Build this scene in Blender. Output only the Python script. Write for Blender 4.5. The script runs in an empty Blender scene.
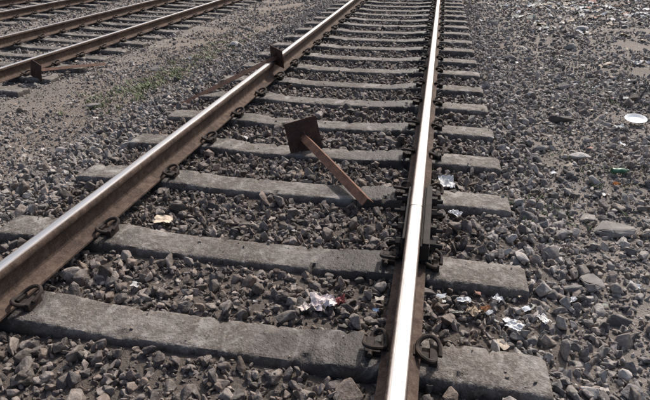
import bpy, bmesh, math, random
import numpy as np
from mathutils import Vector, Matrix, noise as mn
random.seed(7); rng=np.random.default_rng(11)
scene=bpy.context.scene
COL=scene.collection
R=math.radians

# ---------------- material helpers ----------------
class M:
    def __init__(s,name):
        s.m=bpy.data.materials.new(name); s.m.use_nodes=True
        s.nt=s.m.node_tree; s.n=s.nt.nodes; s.l=s.nt.links
        s.b=s.n['Principled BSDF']; s.b.inputs['Roughness'].default_value=.85
        s.b.inputs['Specular IOR Level'].default_value=.3
    def new(s,t,**k):
        x=s.n.new(t)
        for a,v in k.items(): setattr(x,a,v)
        return x
    def put(s,sock,v):
        if isinstance(v,bpy.types.NodeSocket): s.l.new(v,sock)
        elif isinstance(v,(tuple,list)): sock.default_value=(*v,1.0)[:4] if sock.type=='RGBA' else v
        else: sock.default_value=v
    def pos(s): return s.new('ShaderNodeNewGeometry').outputs['Position']
    def obj(s): return s.new('ShaderNodeTexCoord').outputs['Object']
    def noise(s,vec,scale,detail=5,rough=.6,dist=0):
        x=s.new('ShaderNodeTexNoise'); s.put(x.inputs['Vector'],vec)
        x.inputs['Scale'].default_value=scale; x.inputs['Detail'].default_value=detail
        x.inputs['Roughness'].default_value=rough; x.inputs['Distortion'].default_value=dist
        return x.outputs['Fac']
    def rng(s,v,a,b,c=0,d=1):
        x=s.new('ShaderNodeMapRange'); s.put(x.inputs[0],v)
        for i,q in enumerate((a,b,c,d)): x.inputs[i+1].default_value=q
        return x.outputs[0]
    def math(s,op,a,b=0):
        x=s.new('ShaderNodeMath',operation=op); s.put(x.inputs[0],a); s.put(x.inputs[1],b); return x.outputs[0]
    def mix(s,f,a,b,mode='MIX'):
        x=s.new('ShaderNodeMix',data_type='RGBA',blend_type=mode)
        s.put(x.inputs[0],f); s.put(x.inputs[6],a); s.put(x.inputs[7],b); return x.outputs[2]
    def bump(s,h,strength=.5,dist=.01):
        x=s.new('ShaderNodeBump'); s.put(x.inputs['Height'],h)
        x.inputs['Strength'].default_value=strength; x.inputs['Distance'].default_value=dist
        s.l.new(x.outputs[0],s.b.inputs['Normal'])
    def color(s,v): s.put(s.b.inputs['Base Color'],v)

def mat_stone():
    m=M('ballast_stone')
    a=m.new('ShaderNodeAttribute',attribute_type='INSTANCER',attribute_name='tint').outputs['Color']
    g=m.new('ShaderNodeNewGeometry'); p=g.outputs['Position']
    n1=m.noise(p,45,4,.65)
    c=m.mix(m.rng(n1,.35,.60),m.mix(1.0,a,(.70,.67,.65),'MULTIPLY'),m.mix(1.0,a,(1.12,1.12,1.12),'MULTIPLY'))
    c=m.mix(m.rng(n1,.56,.66,0,.6),c,m.mix(1.0,a,(1.6,1.56,1.52),'MULTIPLY'))
    # dust settled on the upward faces, thicker outside the track
    sn=m.new('ShaderNodeSeparateXYZ'); m.l.new(g.outputs['Normal'],sn.inputs[0])
    sx=m.new('ShaderNodeSeparateXYZ'); m.l.new(p,sx.inputs[0])
    ins=m.math('MULTIPLY',m.rng(sx.outputs[0],-1.9,-1.3),m.rng(sx.outputs[0],1.0,1.7,1,0))
    dust=m.math('MULTIPLY',m.rng(sn.outputs[2],.45,.95),m.math('MULTIPLY',m.rng(n1,.38,.6),m.rng(ins,0,1,.48,.25)))
    c=m.mix(dust,c,(.305,.275,.245))
    m.color(c); m.bump(n1,.7,.010)
    m.b.inputs['Roughness'].default_value=.8
    return m.m
def mat_ground():
    m=M('dusty_ground'); p=m.pos()
    n1=m.noise(p,.9,3); n2=m.noise(p,9,5,.7); n3=m.noise(p,90,3,.7)
    c=m.mix(m.rng(n1,.35,.65),(.165,.142,.123),(.250,.222,.198))
    c=m.mix(m.rng(n2,.35,.7,0,.6),c,(.120,.102,.090))
    c=m.mix(m.rng(n3,.45,.7,0,.6),c,(.32,.285,.255))
    sx=m.new('ShaderNodeSeparateXYZ'); m.l.new(p,sx.inputs[0])
    ins=m.math('MULTIPLY',m.rng(sx.outputs[0],-1.9,-1.4),m.rng(sx.outputs[0],1.35,1.9,1,0))
    c=m.mix(m.math('MULTIPLY',ins,m.rng(n2,.3,.6,.95,.7)),c,(.078,.062,.052))
    dirt=m.math('MULTIPLY',m.rng(sx.outputs[0],-4.4,-3.6),m.rng(sx.outputs[0],-2.6,-1.9,1,0))
    c=m.mix(m.math('MULTIPLY',dirt,m.rng(n2,.3,.6,.3,.8)),c,(.210,.170,.138))
    m.color(c); m.bump(m.math('ADD',n2,m.math('MULTIPLY',n3,.6)),.8,.03)
    m.b.inputs['Roughness'].default_value=.95
    return m.m
def mat_concrete():
    m=M('sleeper_concrete'); p=m.pos()
    n1=m.noise(p,2.6,3,.6,.5); n2=m.noise(p,14,5,.72); n3=m.noise(p,110,2,.7); n4=m.noise(p,5,4,.65,1.0); n5=m.noise(p,38,3,.6)
    c=m.mix(m.rng(n1,.38,.62),(.115,.098,.085),(.215,.193,.175))
    c=m.mix(m.rng(n2,.42,.60,0,.8),c,(.085,.069,.058))
    c=m.mix(m.rng(n4,.55,.64,0,.7),c,(.34,.318,.295))
    c=m.mix(m.rng(n2,.30,.40,.6,0),c,(.34,.315,.29))
    c=m.mix(m.rng(n5,.56,.62,0,.5),c,(.27,.248,.225))
    c=m.mix(m.rng(n5,.32,.42,.6,0),c,(.050,.041,.036))
    c=m.mix(m.rng(n3,.5,.7,0,.4),c,(.30,.278,.255))
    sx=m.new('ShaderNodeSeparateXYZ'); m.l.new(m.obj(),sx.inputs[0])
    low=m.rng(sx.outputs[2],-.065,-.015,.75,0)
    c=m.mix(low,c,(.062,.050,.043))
    d=m.math('ABSOLUTE',m.math('SUBTRACT',sx.outputs[0],.68))
    d2=m.math('ABSOLUTE',m.math('ADD',sx.outputs[0],.87))
    d=m.math('MINIMUM',d,m.math('ADD',d2,.10))
    oil=m.rng(m.math('ADD',d,m.math('MULTIPLY',n4,1.0)),.62,.88,.92,0)
    c=m.mix(oil,c,(.042,.036,.033))
    m.color(c); m.bump(m.math('ADD',m.math('ADD',n2,m.math('MULTIPLY',n5,.5)),m.math('MULTIPLY',n3,.4)),.8,.015)
    m.put(m.b.inputs['Roughness'],m.rng(oil,0,.85,.88,.55))
    return m.m
def mat_rail(name,half):
    m=M(name); p=m.obj(); w=m.pos()
    sx=m.new('ShaderNodeSeparateXYZ'); m.l.new(p,sx.inputs[0])
    mp=m.new('ShaderNodeMapping'); m.l.new(w,mp.inputs[0]); mp.inputs['Scale'].default_value=(30,1.0,30)
    ns=m.noise(mp.outputs[0],3,4); nr=m.noise(w,25,5); nb=m.noise(w,3,4)
    rust=m.mix(m.rng(nr,.35,.65),(.056,.037,.029),(.128,.090,.070))
    rust=m.mix(m.rng(nb,.42,.62,0,.7),rust,(.036,.027,.023))
    rust=m.mix(m.rng(m.noise(w,120,3),.5,.7,0,.35),rust,(.20,.155,.125))
    ax=m.math('ADD',m.math('ABSOLUTE',m.math('ADD',sx.outputs[0],-.002)),m.math('MULTIPLY',ns,.010))
    top=m.math('MULTIPLY',m.rng(ax,half,half+.009,1,0),m.rng(sx.outputs[2],.160,.169))
    steel=m.mix(m.rng(ns,.3,.7),(.42,.405,.39),(.66,.65,.64))
    steel=m.mix(m.rng(ax,.014,.030,0,.5),steel,(.34,.30,.27))
    m.color(m.mix(top,rust,steel))
    m.put(m.b.inputs['Metallic'],m.math('MULTIPLY',top,.85))
    m.put(m.b.inputs['Roughness'],m.math('ADD',m.rng(top,0,1,.85,.43),m.rng(ns,.3,.7,.07,-.05)))
    m.put(m.b.inputs['Specular IOR Level'],m.rng(top,0,1,.15,.5))
    m.bump(m.math('MULTIPLY',nr,m.math('SUBTRACT',1.0,top)),.5,.005)
    return m.m
def mat_rust(name,a=(.055,.030,.022),b=(.19,.080,.045),f=.5):
    m=M(name); p=m.obj()
    n=m.noise(p,14,6,.65); n2=m.noise(p,90,4)
    c=m.mix(m.rng(n,f-.15,f+.15),a,b); c=m.mix(m.rng(n2,.5,.7,0,.5),c,tuple(x*1.5 for x in b))
    m.color(c); m.bump(n2,.4,.003); m.b.inputs['Roughness'].default_value=.8
    return m.m
def mat_plain(name,c,rough=.7,var=.25,scale=25,bump=.2,spec=.3,trans=0):
    m=M(name); p=m.obj(); n=m.noise(p,scale,4)
    m.color(m.mix(m.rng(n,.35,.65),tuple(x*(1-var) for x in c),c))
    m.bump(n,bump,.004); m.b.inputs['Roughness'].default_value=rough
    m.b.inputs['Specular IOR Level'].default_value=spec
    return m.m
def mat_vcol(name,rough=.75):
    m=M(name); a=m.new('ShaderNodeAttribute',attribute_name='Col').outputs['Color']
    n=m.noise(m.pos(),60,4); m.color(m.mix(m.rng(n,.4,.65,0,.35),a,(.16,.13,.11)))
    m.b.inputs['Roughness'].default_value=rough; return m.m
STONE=mat_stone(); GROUND=mat_ground(); CONC=mat_concrete(); RAIL=mat_rail('rail_steel',.027); RAILN=mat_rail('rail_steel_narrow_band',.024)
CLIP=mat_rust('clip_iron',(.016,.013,.012),(.045,.032,.026))
FISH=mat_rust('greasy_iron',(.012,.011,.011),(.034,.027,.023))
RUST=mat_rust('rusted_iron',(.075,.042,.030),(.195,.098,.062),.45)
RUSTP=mat_rust('rusted_plate',(.034,.020,.016),(.085,.043,.031),.5)
RUST2=mat_rust('rusted_iron_dark',(.06,.034,.026),(.14,.075,.052),.5)
PAD=mat_plain('rubber_pad',(.03,.028,.027),.8)
VC=mat_vcol('litter_colours')

# ---------------- mesh helpers ----------------
def mk(name,verts,faces,mat,parent=None,smooth=None,col=COL):
    me=bpy.data.meshes.new(name); me.from_pydata([tuple(v) for v in verts],[],[tuple(f) for f in faces]); me.update()
    if mat: me.materials.append(mat)
    if smooth is not None:
        me.shade_smooth()
        if smooth<180: me.set_sharp_from_angle(angle=R(smooth))
    o=bpy.data.objects.new(name,me); col.objects.link(o)
    if parent: o.parent=parent
    return o
def empty(name,loc=(0,0,0)):
    e=bpy.data.objects.new(name,None); e.location=loc; e.empty_display_size=.2; COL.objects.link(e); return e
class Buf:
    def __init__(s): s.v=[];s.f=[]
    def add(s,v,f):
        o=len(s.v); s.v+= [tuple(q) for q in v]; s.f+=[tuple(i+o for i in q) for q in f]
def box(cx,cy,cz,sx,sy,sz,bev=.003,rot=None):
    bm=bmesh.new(); bmesh.ops.create_cube(bm,size=1)
    bmesh.ops.scale(bm,vec=(sx,sy,sz),verts=bm.verts)
    if bev: bmesh.ops.bevel(bm,geom=bm.edges[:],offset=bev,segments=2,affect='EDGES',profile=.7)
    if rot: bmesh.ops.transform(bm,matrix=rot,verts=bm.verts)
    bmesh.ops.translate(bm,vec=(cx,cy,cz),verts=bm.verts)
    bm.verts.index_update()
    r=([v.co.copy() for v in bm.verts],[[v.index for v in f.verts] for f in bm.faces]); bm.free(); return r
def tube(pts,r,seg=8,sub=4):
    P=[Vector(p) for p in pts]; Q=[]
    for i in range(len(P)-1):
        p0=P[max(i-1,0)];p1=P[i];p2=P[i+1];p3=P[min(i+2,len(P)-1)]
        for k in range(sub):
            t=k/sub
            Q.append(.5*((2*p1)+(-p0+p2)*t+(2*p0-5*p1+4*p2-p3)*t*t+(-p0+3*p1-3*p2+p3)*t**3))
    Q.append(P[-1]); v=[];f=[]; up=Vector((.13,.21,1)).normalized()
    for i,q in enumerate(Q):
        t=(Q[min(i+1,len(Q)-1)]-Q[max(i-1,0)]).normalized()
        a=t.cross(up); a.normalize(); b=a.cross(t)
        for k in range(seg):
            an=2*math.pi*k/seg; v.append(q+a*math.cos(an)*r+b*math.sin(an)*r)
    for i in range(len(Q)-1):
        for k in range(seg):
            f.append((i*seg+k,i*seg+(k+1)%seg,(i+1)*seg+(k+1)%seg,(i+1)*seg+k))
    f.append(tuple(range(seg))[::-1]); f.append(tuple((len(Q)-1)*seg+k for k in range(seg)))
    return v,f

# ---------------- ground ----------------
def lerp(x,xs,ys): return float(np.interp(x,xs,ys))
HX=[-300,-14,-11.5,-8.6,-7.9,-7.2,-4.4,-3.6,-2.6,-1.75,-1.4,1.4,1.8,2.6,5,9,300]
HZ=[-.5,-.5,-.47,-.47,-.52,-.47,-.47,-.47,-.36,-.14,-.065,-.065,-.09,-.13,-.13,-.10,-.1]
def gh(x,y):
    z=lerp(x,HX,HZ)
    k=.012 if abs(x)<1.5 else .035
    z+=k*mn.noise(Vector((x*1.1,y*1.1,3)))*1.2+.010*mn.noise(Vector((x*5,y*5,9)))
    if abs(x)<1.5: z+=.012*mn.noise(Vector((x*2.5,y*2.5,5)))
    if x>2: z+=min(1,(x-2)/3)*.09*mn.noise(Vector((x*.45,y*.45,1)))
    return z
def axis(lo,hi,step,far):
    a=list(np.arange(lo,hi,step)); s=step; v=a[0]; L=[]
    while v>-far: s*=1.35; v-=s; L.append(v)
    v=a[-1]; s=step; Rr=[]
    while v<far: s*=1.35; v+=s; Rr.append(v)
    return L[::-1]+a+Rr
gx=axis(-12,8,.1,300); gy=axis(-1,18,.1,400)
gv=[(x,y,gh(x,y)) for y in gy for x in gx]; nx=len(gx)
gf=[(j*nx+i,j*nx+i+1,(j+1)*nx+i+1,(j+1)*nx+i) for j in range(len(gy)-1) for i in range(nx-1)]
mk('ground',gv,gf,GROUND,smooth=180)

# ---------------- rails / track ----------------
prof=[(-.075,0),(-.075,.010),(-.060,.014),(-.028,.024),(-.012,.034),(-.0085,.050),(-.0085,.105),(-.012,.122),(-.034,.134),(-.036,.139),(-.0355,.158),(-.032,.166),(-.025,.1705),(-.012,.172),(0,.1723)]
prof=prof+[(-x,z) for x,z in prof[-2::-1]]
def rail(name,x,z,y0,y1,parent,gap=None,mat=None):
    n=len(prof); v=[];f=[]
    segs=[(y0,y1)] if gap is None else [(y0,gap-.004),(gap+.004,y1)]
    for a,b in segs:
        o=len(v); ys=np.linspace(a,b,max(2,int((b-a)/2)))
        for yy in ys: v+=[(p[0],yy,p[1]) for p in prof]
        for j in range(len(ys)-1):
            for i in range(n):
                k=(i+1)%n; f.append((o+j*n+i,o+j*n+k,o+(j+1)*n+k,o+(j+1)*n+i))
        f.append(tuple(o+i for i in range(n))[::-1]); f.append(tuple(o+(len(ys)-1)*n+i for i in range(n)))
    o=mk(name,v,f,mat or RAIL,parent,smooth=35); o.location=(x,0,z)
    bm=bmesh.new(); bm.from_mesh(o.data); bmesh.ops.recalc_face_normals(bm,faces=bm.faces); bm.to_mesh(o.data); bm.free()
    return o
HALF=1.43
def sleeper(yc,buf,sd,yaw0=0):
    pr=[(-.140,-.21),(-.122,-.08),(-.116,-.045),(-.112,-.026),(-.106,-.010),(-.098,-.002),(-.08,0),(-.05,0),(-.02,0.0005),(.02,.0005),(.05,0),(.08,0),(.098,-.002),(.106,-.010),(.112,-.026),(.116,-.045),(.122,-.08),(.140,-.21)]
    n=len(pr); L=HALF; N=200 if yc<8 else 70; v=[];f=[]
    yaw=yaw0+random.uniform(-.006,.006); dz=random.uniform(-.006,.004); dy=random.uniform(-.008,.008)
    for i in range(N+1):
        x=-L+2*L*i/N
        ax=abs(x); sink=lerp(ax,[0,.45,.66,1.08,1.40,1.43],[-.024,-.021,0,0,-.008,-.020])
        wsc=lerp(ax,[0,.45,.66,1.375],[.94,.95,1,1.0])
        if ax>1.40: wsc-=(ax-1.40)*1.2
        for (py,pz) in pr:
            q=Vector((x*9,py*9+sd*5.3,pz*9)); edge=.07<abs(py)<.119
            ed=1 if edge else .35
            ch=mn.noise(q)*.002*ed+mn.noise(q*4)*.003*ed
            cn=mn.noise(Vector((x*17,sd*5.3+(3 if py>0 else 0),pz*12)))*.6+mn.noise(Vector((x*45,sd*3+py*8,pz*20)))*.5
            chip=max(0,cn-.17)*.06*(1 if edge else 0)
            yy=py*wsc - math.copysign(chip,py)+ch*.6*(1 if py>0 else -1)
            v.append((x, yc+dy+yy+x*yaw, pz+(sink if pz>-.1 else 0)+dz+ch*.5-chip*.75))
    for i in range(N):
        for k in range(n-1):
            f.append((i*n+k,(i+1)*n+k,(i+1)*n+k+1,i*n+k+1))
    f.append(tuple(range(n))); f.append(tuple(N*n+k for k in range(n))[::-1])
    buf.add(v,f)
    return yaw,dy
clip_pts=[(.052,-.060,.026),(.052,-.02,.025),(.052,.03,.025),(.050,.055,.032),(.030,.070,.044),(.006,.060,.050),(-.006,.030,.042),(-.008,.0,.036),(-.002,-.024,.042),(.020,-.044,.055),(.050,-.050,.060),(.074,-.032,.052),(.079,0,.040),(.077,.026,.032)]
clipT=tube(clip_pts,.0092,8,4)
def track(name,cx,cz,ys,yaw0=0,gap=None,y0=-8,y1=70,ml=None):
    e=empty(name,(cx,0,cz))
    rail('rail_left',-.8725,.012,y0,y1,e,None,ml); rail('rail_right',.8725,.012,y0,y1,e,gap)
    b=Buf(); cb=Buf(); pb=Buf()
    for k,yc in enumerate(ys):
        yaw,dy=sleeper(yc,b,k+cx,yaw0)
        for rx in (-.8725,.8725):
            Y=yc+dy+rx*yaw
            pb.add(*box(rx,Y,.004,.145,.15,.014,.002))
            for sd in (-1,1):
                if yc<25:
                    j=random.uniform(-.008,.008); sy=-1 if sd>0 else 1; an=random.uniform(-.12,.12)
                    v=[(rx+sd*(p[0]+.068)+p[1]*an, Y+sy*p[1]+j, p[2]) for p in clipT[0]]; cb.add(v,clipT[1])
                cb.add(*box(rx+sd*.124,Y-.005,.012,.032,.085,.046,.008))
                cb.add(*box(rx+sd*.092,Y,.010,.036,.060,.022,.004))
                cb.add(*box(rx+sd*.062,Y,.031,.032,.058,.010,.003))
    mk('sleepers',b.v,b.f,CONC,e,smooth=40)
    mk('rail_clips',cb.v,cb.f,CLIP,e,smooth=40)
    mk('rail_pads',pb.v,pb.f,PAD,e)
    return e
YAW=.020
YS=[1.55-.66*k for k in range(8,0,-1)]+[1.55,2.19,2.95,3.60,4.25]+[4.25+.66*k for k in range(1,64)]
YSA=np.array(YS)
main=track('railway_track',0,0,YS,YAW,gap=2.48,ml=RAILN)
Y2=[1.3+.65*k for k in range(-4,60)]; Y3=[1.55+.65*k for k in range(-4,60)]
track('railway_track.001',-5.835,-.40,Y2,ml=RAILN)
track('railway_track.002',-9.95,-.40,Y3,ml=RAILN)
# bolted fishplate joint (greasy, stands proud of the head on the field side)
fb=Buf(); JY=2.48
for sd,off,th,LN in ((-1,.036,.034,.60),(1,.060,.046,.66)):
    x=.8725+sd*off
    fb.add(*box(x,JY,.092,th,LN,.092,.008))
    fb.add(*box(x+sd*.012,JY,.050,th+.006,LN,.022,.006,Matrix.Rotation(-sd*.3,4,'Y')))
    fb.add(*box(x+sd*.004,JY,.140,th*.7,LN-.015,.020,.006))
    for yy in (-.24,-.09,.09,.24):
        bm=bmesh.new(); bmesh.ops.create_cone(bm,cap_ends=True,segments=6,radius1=.028,radius2=.028,depth=.034)
        bmesh.ops.rotate(bm,matrix=Matrix.Rotation(R(90),3,'Y')@Matrix.Rotation(random.uniform(0,1),3,'Z'),verts=bm.verts)
        bmesh.ops.translate(bm,vec=(x+sd*(th/2+.014),JY+yy,.092),verts=bm.verts); bm.verts.index_update()
        fb.add([v.co.copy() for v in bm.verts],[[v.index for v in f.verts] for f in bm.faces]); bm.free()
        fb.add(*tube([(x+sd*(th/2+.02),JY+yy,.092),(x+sd*(th/2+.064),JY+yy,.092)],.013,8,1))
mk('fishplate_joint',fb.v,fb.f,FISH,main)

# ---------------- stones ----------------
protos=bpy.data.collections.new('ballast_stone_shapes')
NP=16
for k in range(NP):
    bm=bmesh.new(); sc=(1,random.uniform(.60,.95),random.uniform(.42,.75))
    for i in range(random.choice((11,13,16))):
        v=Vector((random.gauss(0,1),random.gauss(0,1),random.gauss(0,1))).normalized()*random.uniform(.78,1.1)
        bm.verts.new((v.x*sc[0],v.y*sc[1],v.z*sc[2]))
    r=bmesh.ops.convex_hull(bm,input=bm.verts)
    bmesh.ops.delete(bm,geom=[g for g in r['geom_interior'] if isinstance(g,bmesh.types.BMVert)],context='VERTS')
    bmesh.ops.dissolve_limit(bm,angle_limit=R(14),verts=bm.verts,edges=bm.edges)
    bmesh.ops.bevel(bm,geom=bm.edges[:],offset=.055,segments=1,affect='EDGES')
    me=bpy.data.meshes.new('stone_shape'); bm.to_mesh(me); bm.free(); me.materials.append(STONE)
    protos.objects.link(bpy.data.objects.new('stone_shape_%02d'%k,me))

ng=bpy.data.node_groups.new('scatter_stones','GeometryNodeTree')
ng.interface.new_socket('Geometry',in_out='INPUT',socket_type='NodeSocketGeometry')
ng.interface.new_socket('Geometry',in_out='OUTPUT',socket_type='NodeSocketGeometry')
gi=ng.nodes.new('NodeGroupInput'); go=ng.nodes.new('NodeGroupOutput')
iop=ng.nodes.new('GeometryNodeInstanceOnPoints'); ci=ng.nodes.new('GeometryNodeCollectionInfo')
ci.inputs['Collection'].default_value=protos; ci.inputs['Separate Children'].default_value=True; ci.inputs['Reset Children'].default_value=True
iop.inputs['Pick Instance'].default_value=True
def nat(n,t):
    a=ng.nodes.new('GeometryNodeInputNamedAttribute'); a.data_type=t; a.inputs['Name'].default_value=n
    return [o for o in a.outputs if o.enabled and o.name=='Attribute'][0]
L=ng.links.new
L(gi.outputs[0],iop.inputs['Points']); L(ci.outputs[0],iop.inputs['Instance'])
L(nat('idx','INT'),iop.inputs['Instance Index']); L(nat('rot','FLOAT_VECTOR'),iop.inputs['Rotation']); L(nat('scl','FLOAT_VECTOR'),iop.inputs['Scale'])
L(iop.outputs[0],go.inputs[0])

def scatter(name,P,S,T,flat=False):
    P=np.array(P,dtype=np.float32); n=len(P)
    me=bpy.data.meshes.new(name); me.vertices.add(n); me.vertices.foreach_set('co',P.ravel())
    rot=rng.uniform(0,6.283,(n,3)).astype(np.float32)
    if flat: rot[:,:2]=rng.normal(0,.35,(n,2))
    a=me.attributes.new('rot','FLOAT_VECTOR','POINT'); a.data.foreach_set('vector',rot.ravel())
    sc=np.array(S,dtype=np.float32)[:,None]*rng.uniform(.75,1.25,(n,3)).astype(np.float32)
    a=me.attributes.new('scl','FLOAT_VECTOR','POINT'); a.data.foreach_set('vector',sc.ravel().astype(np.float32))
    a=me.attributes.new('idx','INT','POINT'); a.data.foreach_set('value',rng.integers(0,NP,n).astype(np.int32))
    a=me.attributes.new('tint','FLOAT_COLOR','POINT')
    t=np.concatenate([np.array(T),np.ones((n,1))],1).astype(np.float32); a.data.foreach_set('color',t.ravel())
    o=bpy.data.objects.new(name,me); COL.objects.link(o)
    md=o.modifiers.new('scatter','NODES'); md.node_group=ng
    return o
pal=np.array([(.148,.136,.127),(.116,.107,.102),(.192,.177,.165),(.143,.121,.106),(.170,.143,.122),(.085,.080,.077),(.240,.223,.208),(.152,.137,.131),(.21,.191,.174),(.096,.086,.079)])*1.44
def tints(n,x,y):
    c=pal[rng.integers(0,len(pal),n)]*rng.uniform(.60,1.38,(n,1))
    x=np.asarray(x)
    ins=((x>-1.4)&(x<1.25))
    k=np.where(ins,.66,1.0); k=np.where(x>1.5,1.08,k)
    c=np.where(ins[:,None],c*np.array([1.04,.97,.93]),c)
    return c*k[:,None]
T1=((0,YSA,YAW),); T2=((-5.835,np.array(Y2),0),(-9.95,np.array(Y3),0))
def field(x0,x1,y0,y1,den,rm,rs,zo=(-.4,.5),tracks=T1,thin=None):
    n=int((x1-x0)*(y1-y0)*den)
    X=rng.uniform(x0,x1,n);Y=rng.uniform(y0,y1,n);r=np.clip(np.exp(rng.normal(math.log(rm),rs,n)),.006,.062)
    keep=np.ones(n,bool)
    for (cx,ysl,yw) in tracks:
        yy=Y-(X-cx)*yw; k=np.clip(np.searchsorted(ysl,yy),1,len(ysl)-1)
        ph=np.minimum(np.abs(yy-ysl[k-1]),np.abs(yy-ysl[k]))
        keep&=~((np.abs(X-cx)<HALF+r*.6)&(ph<.108+r*.6))
        for rx in (-.8725,.8725): keep&=~((np.abs(X-cx-rx)<.085)&(r>.03))
    if thin is not None: keep&=thin(X,Y)
    X=X[keep];Y=Y[keep];r=r[keep]
    Z=np.array([gh(a,b) for a,b in zip(X,Y)])+r*rng.uniform(zo[0],zo[1],len(X))
    return np.stack([X,Y,Z],1),r,tints(len(X),X,Y)
def cat(*a): return [np.concatenate([q[i] for q in a]) for i in range(3)]
def patchy(thr,s=.9,o=0):
    def fn(X,Y):
        nn=np.array([mn.noise(Vector((a*s,b*s,o)))+.45*mn.noise(Vector((a*s*3,b*s*3,o+4))) for a,b in zip(X,Y)])
        return nn+rng.normal(0,.12,len(X))>thr
    return fn
scatter('track_ballast',*cat(field(-2.2,1.75,.2,6,1250,.0255,.34,(-.4,.8)),field(-2.2,1.75,6,9,900,.027,.28,(-.5,.7)),field(-2.2,1.75,9,18,560,.030,.25,(-.3,.6)),field(-2.2,1.75,18,36,130,.04,.2)))
scatter('trackside_stones',*cat(
   field(1.6,4.5,.2,8,860,.0205,.42,(-.3,.6),thin=patchy(-.42)),field(1.6,8,8,17,330,.025,.40,(-.2,.5),thin=patchy(-.36)),field(4.5,8,3,8,260,.024,.4),
   field(-4.5,-2.1,1.5,9,560,.021,.40,(-.3,.45),thin=patchy(-.20,.8,5)),field(-4.5,-2.1,9,20,270,.027,.35,thin=patchy(-.14,.8,5))))
scatter('far_track_ballast',*cat(field(-12.5,-4.4,3,20,280,.028,.3,(-.3,.6),T2)))
scatter('fine_gravel',*cat(field(-4.5,-1.6,1,9,700,.009,.35,(0,.6)),field(1.4,4.5,.2,7,1300,.009,.35,(0,.6)),field(-1.4,1.4,.9,5,900,.010,.3,(0,.8))))
n=700; X=rng.uniform(-1.4,1.4,n); K=rng.integers(7,20,n); yo=rng.normal(0,.08,n); rr=np.clip(np.exp(rng.normal(math.log(.005),.65,n)),.002,.020)
Y=YSA[K]+yo+X*YAW
keep=(np.abs(np.abs(X)-.8725)>.16)&(np.abs(yo)<.095); X,Y,rr=X[keep],Y[keep],rr[keep]
Z=np.interp(np.abs(X),[0,.45,.66,1.1,1.4],[-.025,-.022,0,0,-.01])+rr*.30
scatter('gravel_crumbs',np.stack([X,Y,Z],1),rr,tints(len(X),X*0+1.4,Y),True)

# ---------------- individual larger rocks ----------------
ROCKM=mat_plain('rock_dusty',(.27,.248,.228),.9,.4,9,.8); ROCKL=mat_plain('rock_pale',(.50,.47,.44),.9,.3,9,.6); ROCKD=mat_plain('rock_dark',(.12,.105,.095),.9,.4,9,.8)
def rock(x,y,sx,sy,sz,mat,rz):
    bm=bmesh.new()
    for i in range(18):
        v=Vector((random.gauss(0,1),random.gauss(0,1),random.gauss(0,1))).normalized()*random.uniform(.85,1.08)
        bm.verts.new(v)
    r=bmesh.ops.convex_hull(bm,input=bm.verts)
    bmesh.ops.delete(bm,geom=[g for g in r['geom_interior'] if isinstance(g,bmesh.types.BMVert)],context='VERTS')
    bmesh.ops.bevel(bm,geom=bm.edges[:],offset=.07,segments=2,affect='EDGES')
    bmesh.ops.triangulate(bm,faces=bm.faces); bmesh.ops.subdivide_edges(bm,edges=bm.edges[:],cuts=1)
    for v in bm.verts:
        v.co*=1+.05*mn.noise(v.co*3+Vector((x,y,0)))
        v.co.x*=sx; v.co.y*=sy; v.co.z*=sz
    me=bpy.data.meshes.new('rock'); bm.to_mesh(me); bm.free(); me.materials.append(mat)
    o=bpy.data.objects.new('rock',me); COL.objects.link(o); o.location=(x,y,gh(x,y)+sz*.35+.018); o.rotation_euler=(random.uniform(-.1,.1),random.uniform(-.1,.1),rz)
for a in [(2.02,2.92,.13,.085,.042,ROCKM,.2),(2.05,4.0,.085,.05,.035,ROCKL,.1),(2.09,4.96,.12,.07,.05,ROCKD,-.2),(-2.57,8.9,.13,.08,.05,ROCKL,.4),
  (1.78,4.1,.08,.05,.03,ROCKM,.6),(2.5,3.3,.09,.07,.04,ROCKM,1.1),(2.35,6.2,.10,.06,.04,ROCKM,.3),(3.0,5.9,.09,.06,.05,ROCKD,.9),(1.9,7.5,.12,.07,.05,ROCKM,.1),
  (2.9,8.6,.13,.09,.06,ROCKM,.1),(3.4,10.2,.14,.09,.06,ROCKL,.6),(1.75,2.3,.075,.06,.035,ROCKM,.9),(1.9,10.5,.14,.08,.06,ROCKM,.5),
  (-3.2,7.2,.11,.07,.04,ROCKM,.2),(-2.9,10.6,.13,.08,.05,ROCKM,.9),(-3.0,5.3,.09,.06,.04,ROCKM,.5)]: rock(*a)

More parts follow.
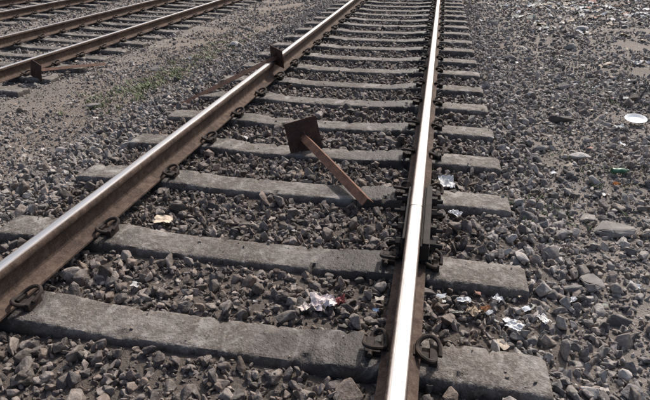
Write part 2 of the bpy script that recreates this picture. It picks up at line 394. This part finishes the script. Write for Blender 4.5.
# ---------------- rusted posts with base plates ----------------
def post(name,pc,end,plate=.27,spin=0,w=.045,smat=RUST,lean=0):
    pc=Vector(pc); end=Vector(end); e=empty(name,pc); d=end-pc; Lg=d.length
    q=d.to_track_quat('X','Z'); e.rotation_mode='QUATERNION'; e.rotation_quaternion=q
    rm=Matrix.Rotation(lean,4,'Y')@Matrix.Rotation(spin,4,'X')
    bm=bmesh.new(); bmesh.ops.create_grid(bm,x_segments=10,y_segments=10,size=plate/2)
    bmesh.ops.rotate(bm,matrix=Matrix.Rotation(R(90),3,'Y'),verts=bm.verts)
    bmesh.ops.solidify(bm,geom=bm.faces[:],thickness=.009)
    for v in bm.verts:
        v.co.x+=.01*mn.noise(v.co*5)
        if abs(v.co.y)>plate*.45 or abs(v.co.z)>plate*.45:
            v.co.y+=.004*mn.noise(v.co*20); v.co.z+=.004*mn.noise(v.co*20+Vector((3,3,3)))
    bmesh.ops.transform(bm,matrix=rm,verts=bm.verts); bm.verts.index_update()
    mk('base_plate',[v.co.copy() for v in bm.verts],[[v.index for v in f.verts] for f in bm.faces],RUSTP,e); bm.free()
    N=12; sec=[(0,0),(w,0),(w,.006),(.006,.006),(.006,w),(0,w)]; v=[];f=[]
    for i in range(N+1):
        x=.004+(Lg-.004)*i/N; b=.004*math.sin(i/N*3.1)
        for a,c in sec:
            p=Matrix.Rotation(R(225)+spin*.4,3,'X')@Vector((x,a-w*.35,c-w*.35)); p.z+=b; v.append(p)
    for i in range(N):
        for k in range(6):
            j=(k+1)%6; f.append((i*6+k,(i+1)*6+k,(i+1)*6+j,i*6+j))
    f.append(tuple(range(6))); f.append(tuple(N*6+k for k in range(6))[::-1])
    mk('angle_iron_shaft',v,f,smat,e)
    wb=Buf()
    for a in (0,90,180,270):
        m=Matrix.Rotation(R(a)+spin,4,'X'); wb.add([m@Vector(p) for p in [(.004,.02,-.003),(.004,.055,-.003),(.045,.02,-.003),(.004,.02,.003),(.004,.055,.003),(.045,.02,.003)]],[(0,1,2),(3,5,4),(0,3,4,1),(1,4,5,2),(2,5,3,0)])
    mk('gussets',wb.v,wb.f,RUSTP,e)
    return e
post('rusted_steel_post',(-.02,3.62,.082),(.585,2.74,.036),.26,R(8),.056,RUST,R(-14))
post('rusted_steel_post',(-.82,5.62,.225),(-1.57,4.56,-.085),.21,R(-10),.045,RUST2)
post('rusted_steel_post',(-4.62,6.42,-.30),(-4.25,7.5,-.43),.24,R(15),.045,RUST2)

# ---------------- litter ----------------
def sheet(name,x,y,w,h,rz,colr,amp=.02,z=.02,tilt=(0,0),rough=.6,N=14,sd=None,z0=None):
    sd=random.uniform(0,99) if sd is None else sd
    v=[];f=[]
    for j in range(N+1):
        for i in range(N+1):
            u=i/N-.5; t=j/N-.5
            q=Vector((u*3+sd,t*3,sd)); e=1+.28*mn.noise(Vector((u*4,t*4,sd+5)))
            v.append((u*w*e,t*h*e,amp*(1.6*mn.noise(q)+.8*abs(mn.noise(q*2.3))*2)))
    for j in range(N):
        for i in range(N): f.append((j*(N+1)+i,j*(N+1)+i+1,(j+1)*(N+1)+i+1,(j+1)*(N+1)+i))
    o=mk(name,v,f,mat_plain(name+'_mat',colr,rough,.25,12,.2),smooth=50)
    o.location=(x,y,(gh(x,y) if z0 is None else z0)+z+amp*.4); o.rotation_euler=(tilt[0],tilt[1],rz); return o
sheet('paper_scrap',-.57,2.40,.10,.07,.3,(.62,.50,.38),.006,.040,(.12,.1),sd=4)
sheet('plastic_bag',.50,1.84,.11,.08,.4,(.70,.61,.60),.016,.032,(.2,.1),.4)
sheet('red_wrapper',.57,1.88,.08,.035,1.1,(.28,.09,.09),.014,.018,(.1,.2),.5)
sheet('paper_scrap',.43,1.79,.05,.04,1.1,(.62,.54,.50),.008,.034)
sheet('blue_wrapper',.74,1.86,.03,.02,.4,(.30,.40,.55),.006,.025,(0,.2),.4)
sheet('plastic_bag',1.05,3.22,.10,.11,.2,(.74,.73,.72),.015,.042,(.2,.1),.4)
sheet('paper_scrap',1.10,2.80,.05,.07,.9,(.70,.70,.70),.010,.045)
sheet('paper_scrap',1.34,1.86,.070,.050,-.6,(.80,.80,.79),.007,.038,(.2,-.2))
sheet('paper_scrap',1.47,1.94,.040,.055,.6,(.76,.74,.70),.007,.038)
sheet('orange_wrapper',1.22,1.95,.045,.025,.5,(.50,.27,.14),.010,.03)
sheet('cardboard_scrap',1.17,1.92,.06,.05,.9,(.40,.31,.22),.010,.03)
sheet('paper_scrap',1.13,1.99,.06,.035,.1,(.66,.67,.68),.007,.038)
sheet('paper_scrap',1.28,2.03,.04,.04,.8,(.72,.72,.71),.007,.038)
sheet('orange_wrapper',2.20,3.56,.045,.03,.3,(.65,.30,.10),.01,.03)
sheet('paper_scrap',1.62,2.12,.05,.03,.6,(.70,.70,.70),.007,.036)
sheet('plastic_bag',2.6,4.92,.09,.06,.3,(.74,.74,.72),.012,.03)
sheet('plastic_bag',3.55,7.6,.2,.12,.3,(.66,.64,.62),.03,.02)
sheet('plastic_bag',-3.0,7.9,.12,.07,.3,(.52,.50,.48),.02,.02)
v=[];f=[];S=40;pr=[(0,0),(.050,0),(.068,.003),(.080,.014),(.094,.018),(.096,.0165),(.081,.0115),(.069,0),(.050,-.003),(0,-.003)]
for k in range(S):
    a=2*math.pi*k/S
    for r_,z_ in pr: v.append((r_*math.cos(a),r_*math.sin(a),z_+(.0012*math.sin(k*3.14) if r_>.08 else 0)))
n=len(pr)
for k in range(S):
    for i in range(n-1): f.append((k*n+i,((k+1)%S)*n+i,((k+1)%S)*n+i+1,k*n+i+1))
o=mk('disposable_plate',v,f,mat_plain('plate_white',(.80,.80,.80),.45,.05),smooth=40); o.location=(2.78,5.12,gh(2.78,5.12)+.045); o.rotation_euler=(.16,-.05,0)
v=[];f=[];S=18;pr=[(0,0),(.026,.002),(.030,.012),(.029,.05),(.026,.07),(.030,.09),(.029,.13),(.020,.16),(.011,.178),(.011,.19),(.014,.191),(.014,.205),(0,.206)]
for k in range(S):
    a=2*math.pi*k/S
    for r_,z_ in pr:
        s=1+.25*mn.noise(Vector((math.cos(a)*1.5,math.sin(a)*1.5,z_*20))); v.append((z_,r_*s*math.cos(a),r_*s*math.sin(a)*.7))
n=len(pr)
for k in range(S):
    for i in range(n-1): f.append((k*n+i,k*n+i+1,((k+1)%S)*n+i+1,((k+1)%S)*n+i))
o=mk('plastic_bottle',v,f,mat_plain('green_plastic',(.035,.115,.065),.4,.4,20,.1,.4),smooth=50); o.location=(2.22,3.76,gh(2.22,3.76)+.042); o.rotation_euler=(0,.05,.35); o.scale=(.65,.9,.9)

def scraps(name,pts,smin,smax,cols):
    v=[];f=[];cc=[]
    for (x,y) in pts:
        s=random.uniform(smin,smax); rz=random.uniform(0,6.28); c=random.choice(cols); k=random.uniform(.7,1.1); sd=random.uniform(0,50)
        asp=random.uniform(.35,.9); z=gh(x,y)+random.uniform(.018,.036); ti=random.uniform(-.4,.4)
        N=4;o=len(v)
        for j in range(N+1):
            for i in range(N+1):
                u=(i/N-.5)*s;t=(j/N-.5)*s*asp; e=1+.4*mn.noise(Vector((i*.9+sd,j*.9,1)))
                u*=e;t*=e
                v.append((x+u*math.cos(rz)-t*math.sin(rz),y+u*math.sin(rz)+t*math.cos(rz),z+u*ti+s*.3*mn.noise(Vector((i*.6,j*.6,sd)))))
        for j in range(N):
            for i in range(N): f.append((o+j*(N+1)+i,o+j*(N+1)+i+1,o+(j+1)*(N+1)+i+1,o+(j+1)*(N+1)+i))
        cc+=[(c[0]*k,c[1]*k,c[2]*k,1)]*((N+1)**2)
    ob=mk(name,v,f,VC,smooth=60)
    a=ob.data.attributes.new('Col','FLOAT_COLOR','POINT'); a.data.foreach_set('color',np.array(cc,dtype=np.float32).ravel())
LC=[(.7,.7,.7),(.6,.58,.55),(.5,.42,.33),(.45,.48,.52),(.38,.20,.15),(.72,.71,.69),(.25,.27,.24),(.45,.37,.28),(.65,.63,.6)]
G=lambda cx,cy,sx,sy,n:[(random.gauss(cx,sx),random.gauss(cy,sy)) for _ in range(n)]
scraps('litter_pile',G(3.9,13.2,.9,1.0,190)+G(3.2,10.5,.8,1.0,45)+G(5.6,12.5,.8,1.5,80),.05,.19,LC)
scraps('scattered_litter',[(random.uniform(1.4,4.5),random.uniform(1.5,10)) for _ in range(150)]+G(1.28,1.95,.14,.13,20)+G(2.9,6.5,.6,1.2,40),.015,.055,LC+[(.72,.71,.69)]*2)
scraps('track_litter',[(random.uniform(-.75,.75),1.86+.66*random.randint(0,9)+random.uniform(-.15,.15)) for _ in range(44)],.015,.045,[(.40,.35,.30),(.35,.25,.18),(.5,.49,.48),(.36,.31,.27)])
scraps('roadside_litter',[(random.uniform(-4.3,-1.9),random.uniform(3,14)) for _ in range(60)],.02,.06,[(.5,.48,.45)]+[(.35,.27,.20)]*3)

# ---------------- weeds ----------------
def weeds(name,pts,col1,hmin,hmax,wd,nb):
    v=[];f=[]
    for (x,y) in pts:
        z=gh(x,y)+.010
        for b in range(nb):
            a=random.uniform(0,6.28); h=random.uniform(hmin,hmax); ln=random.uniform(.3,1.1)*h; w=wd*random.uniform(.6,1.4)
            bx=x+random.gauss(0,.03);by=y+random.gauss(0,.03); dx,dy=math.cos(a),math.sin(a); o=len(v)
            for t,ww in ((0,.5),(.4,1),(.75,.8),(1,.05)):
                px=bx+dx*ln*t**1.4; py=by+dy*ln*t**1.4; pz=z+h*(t-.35*t*t)
                v+=[(px-dy*w*ww,py+dx*w*ww,pz),(px+dy*w*ww,py-dx*w*ww,pz+.002)]
            for i in range(3): f.append((o+2*i,o+2*i+1,o+2*i+3,o+2*i+2))
    mk(name,v,f,mat_plain(name+'_leaf',col1,.7,.45,6,.1),smooth=180)
weeds('weed_patch',G(-2.78,6.5,.22,.55,75)+G(-3.0,5.6,.3,.4,26)+G(-2.8,8.4,.3,.9,55),(.150,.180,.085),.03,.08,.006,9)
weeds('dry_grass_patch',G(-2.8,7,.4,1.2,150)+G(-3.2,10,.5,1.8,90)+G(2.3,3.4,.5,.8,45),(.28,.22,.14),.02,.07,.002,8)
weeds('small_weeds',G(1.95,3.6,.25,.3,14)+G(1.7,2.9,.15,.3,10)+G(2.6,7,.4,1.6,30)+[(1.25,4.3),(1.4,3.7),(1.5,6.1)],(.12,.15,.065),.025,.06,.004,7)

# ---------------- sky, sun, camera ----------------
EL,AZ=R(45),R(17)
w=bpy.data.worlds.new('World'); scene.world=w; w.use_nodes=True
bg=w.node_tree.nodes['Background']; sk=w.node_tree.nodes.new('ShaderNodeTexSky'); sk.sky_type='NISHITA'; sk.sun_disc=False
sk.sun_elevation=EL; sk.sun_rotation=AZ; sk.dust_density=5.0; sk.air_density=1.0; sk.ozone_density=.9
w.node_tree.links.new(sk.outputs[0],bg.inputs[0]); bg.inputs[1].default_value=.15
sl=bpy.data.lights.new('sun','SUN'); sl.energy=4.1; sl.angle=R(2.0); sl.color=(1,.96,.915)
so=bpy.data.objects.new('sun',sl); COL.objects.link(so)
d=Vector((math.sin(AZ)*math.cos(EL),math.cos(AZ)*math.cos(EL),math.sin(EL))); so.rotation_euler=d.to_track_quat('Z','Y').to_euler(); so.location=d*30
cam=bpy.data.cameras.new('camera'); cam.lens=28.8; cam.sensor_width=36; cam.clip_end=1500; cam.clip_start=.05
co=bpy.data.objects.new('camera',cam); COL.objects.link(co); co.location=(.89,0,1.48); co.rotation_euler=(R(90-27.5),0,R(11.66)); scene.camera=co
scene.view_settings.view_transform='Standard'; scene.view_settings.look='None'; scene.view_settings.exposure=0
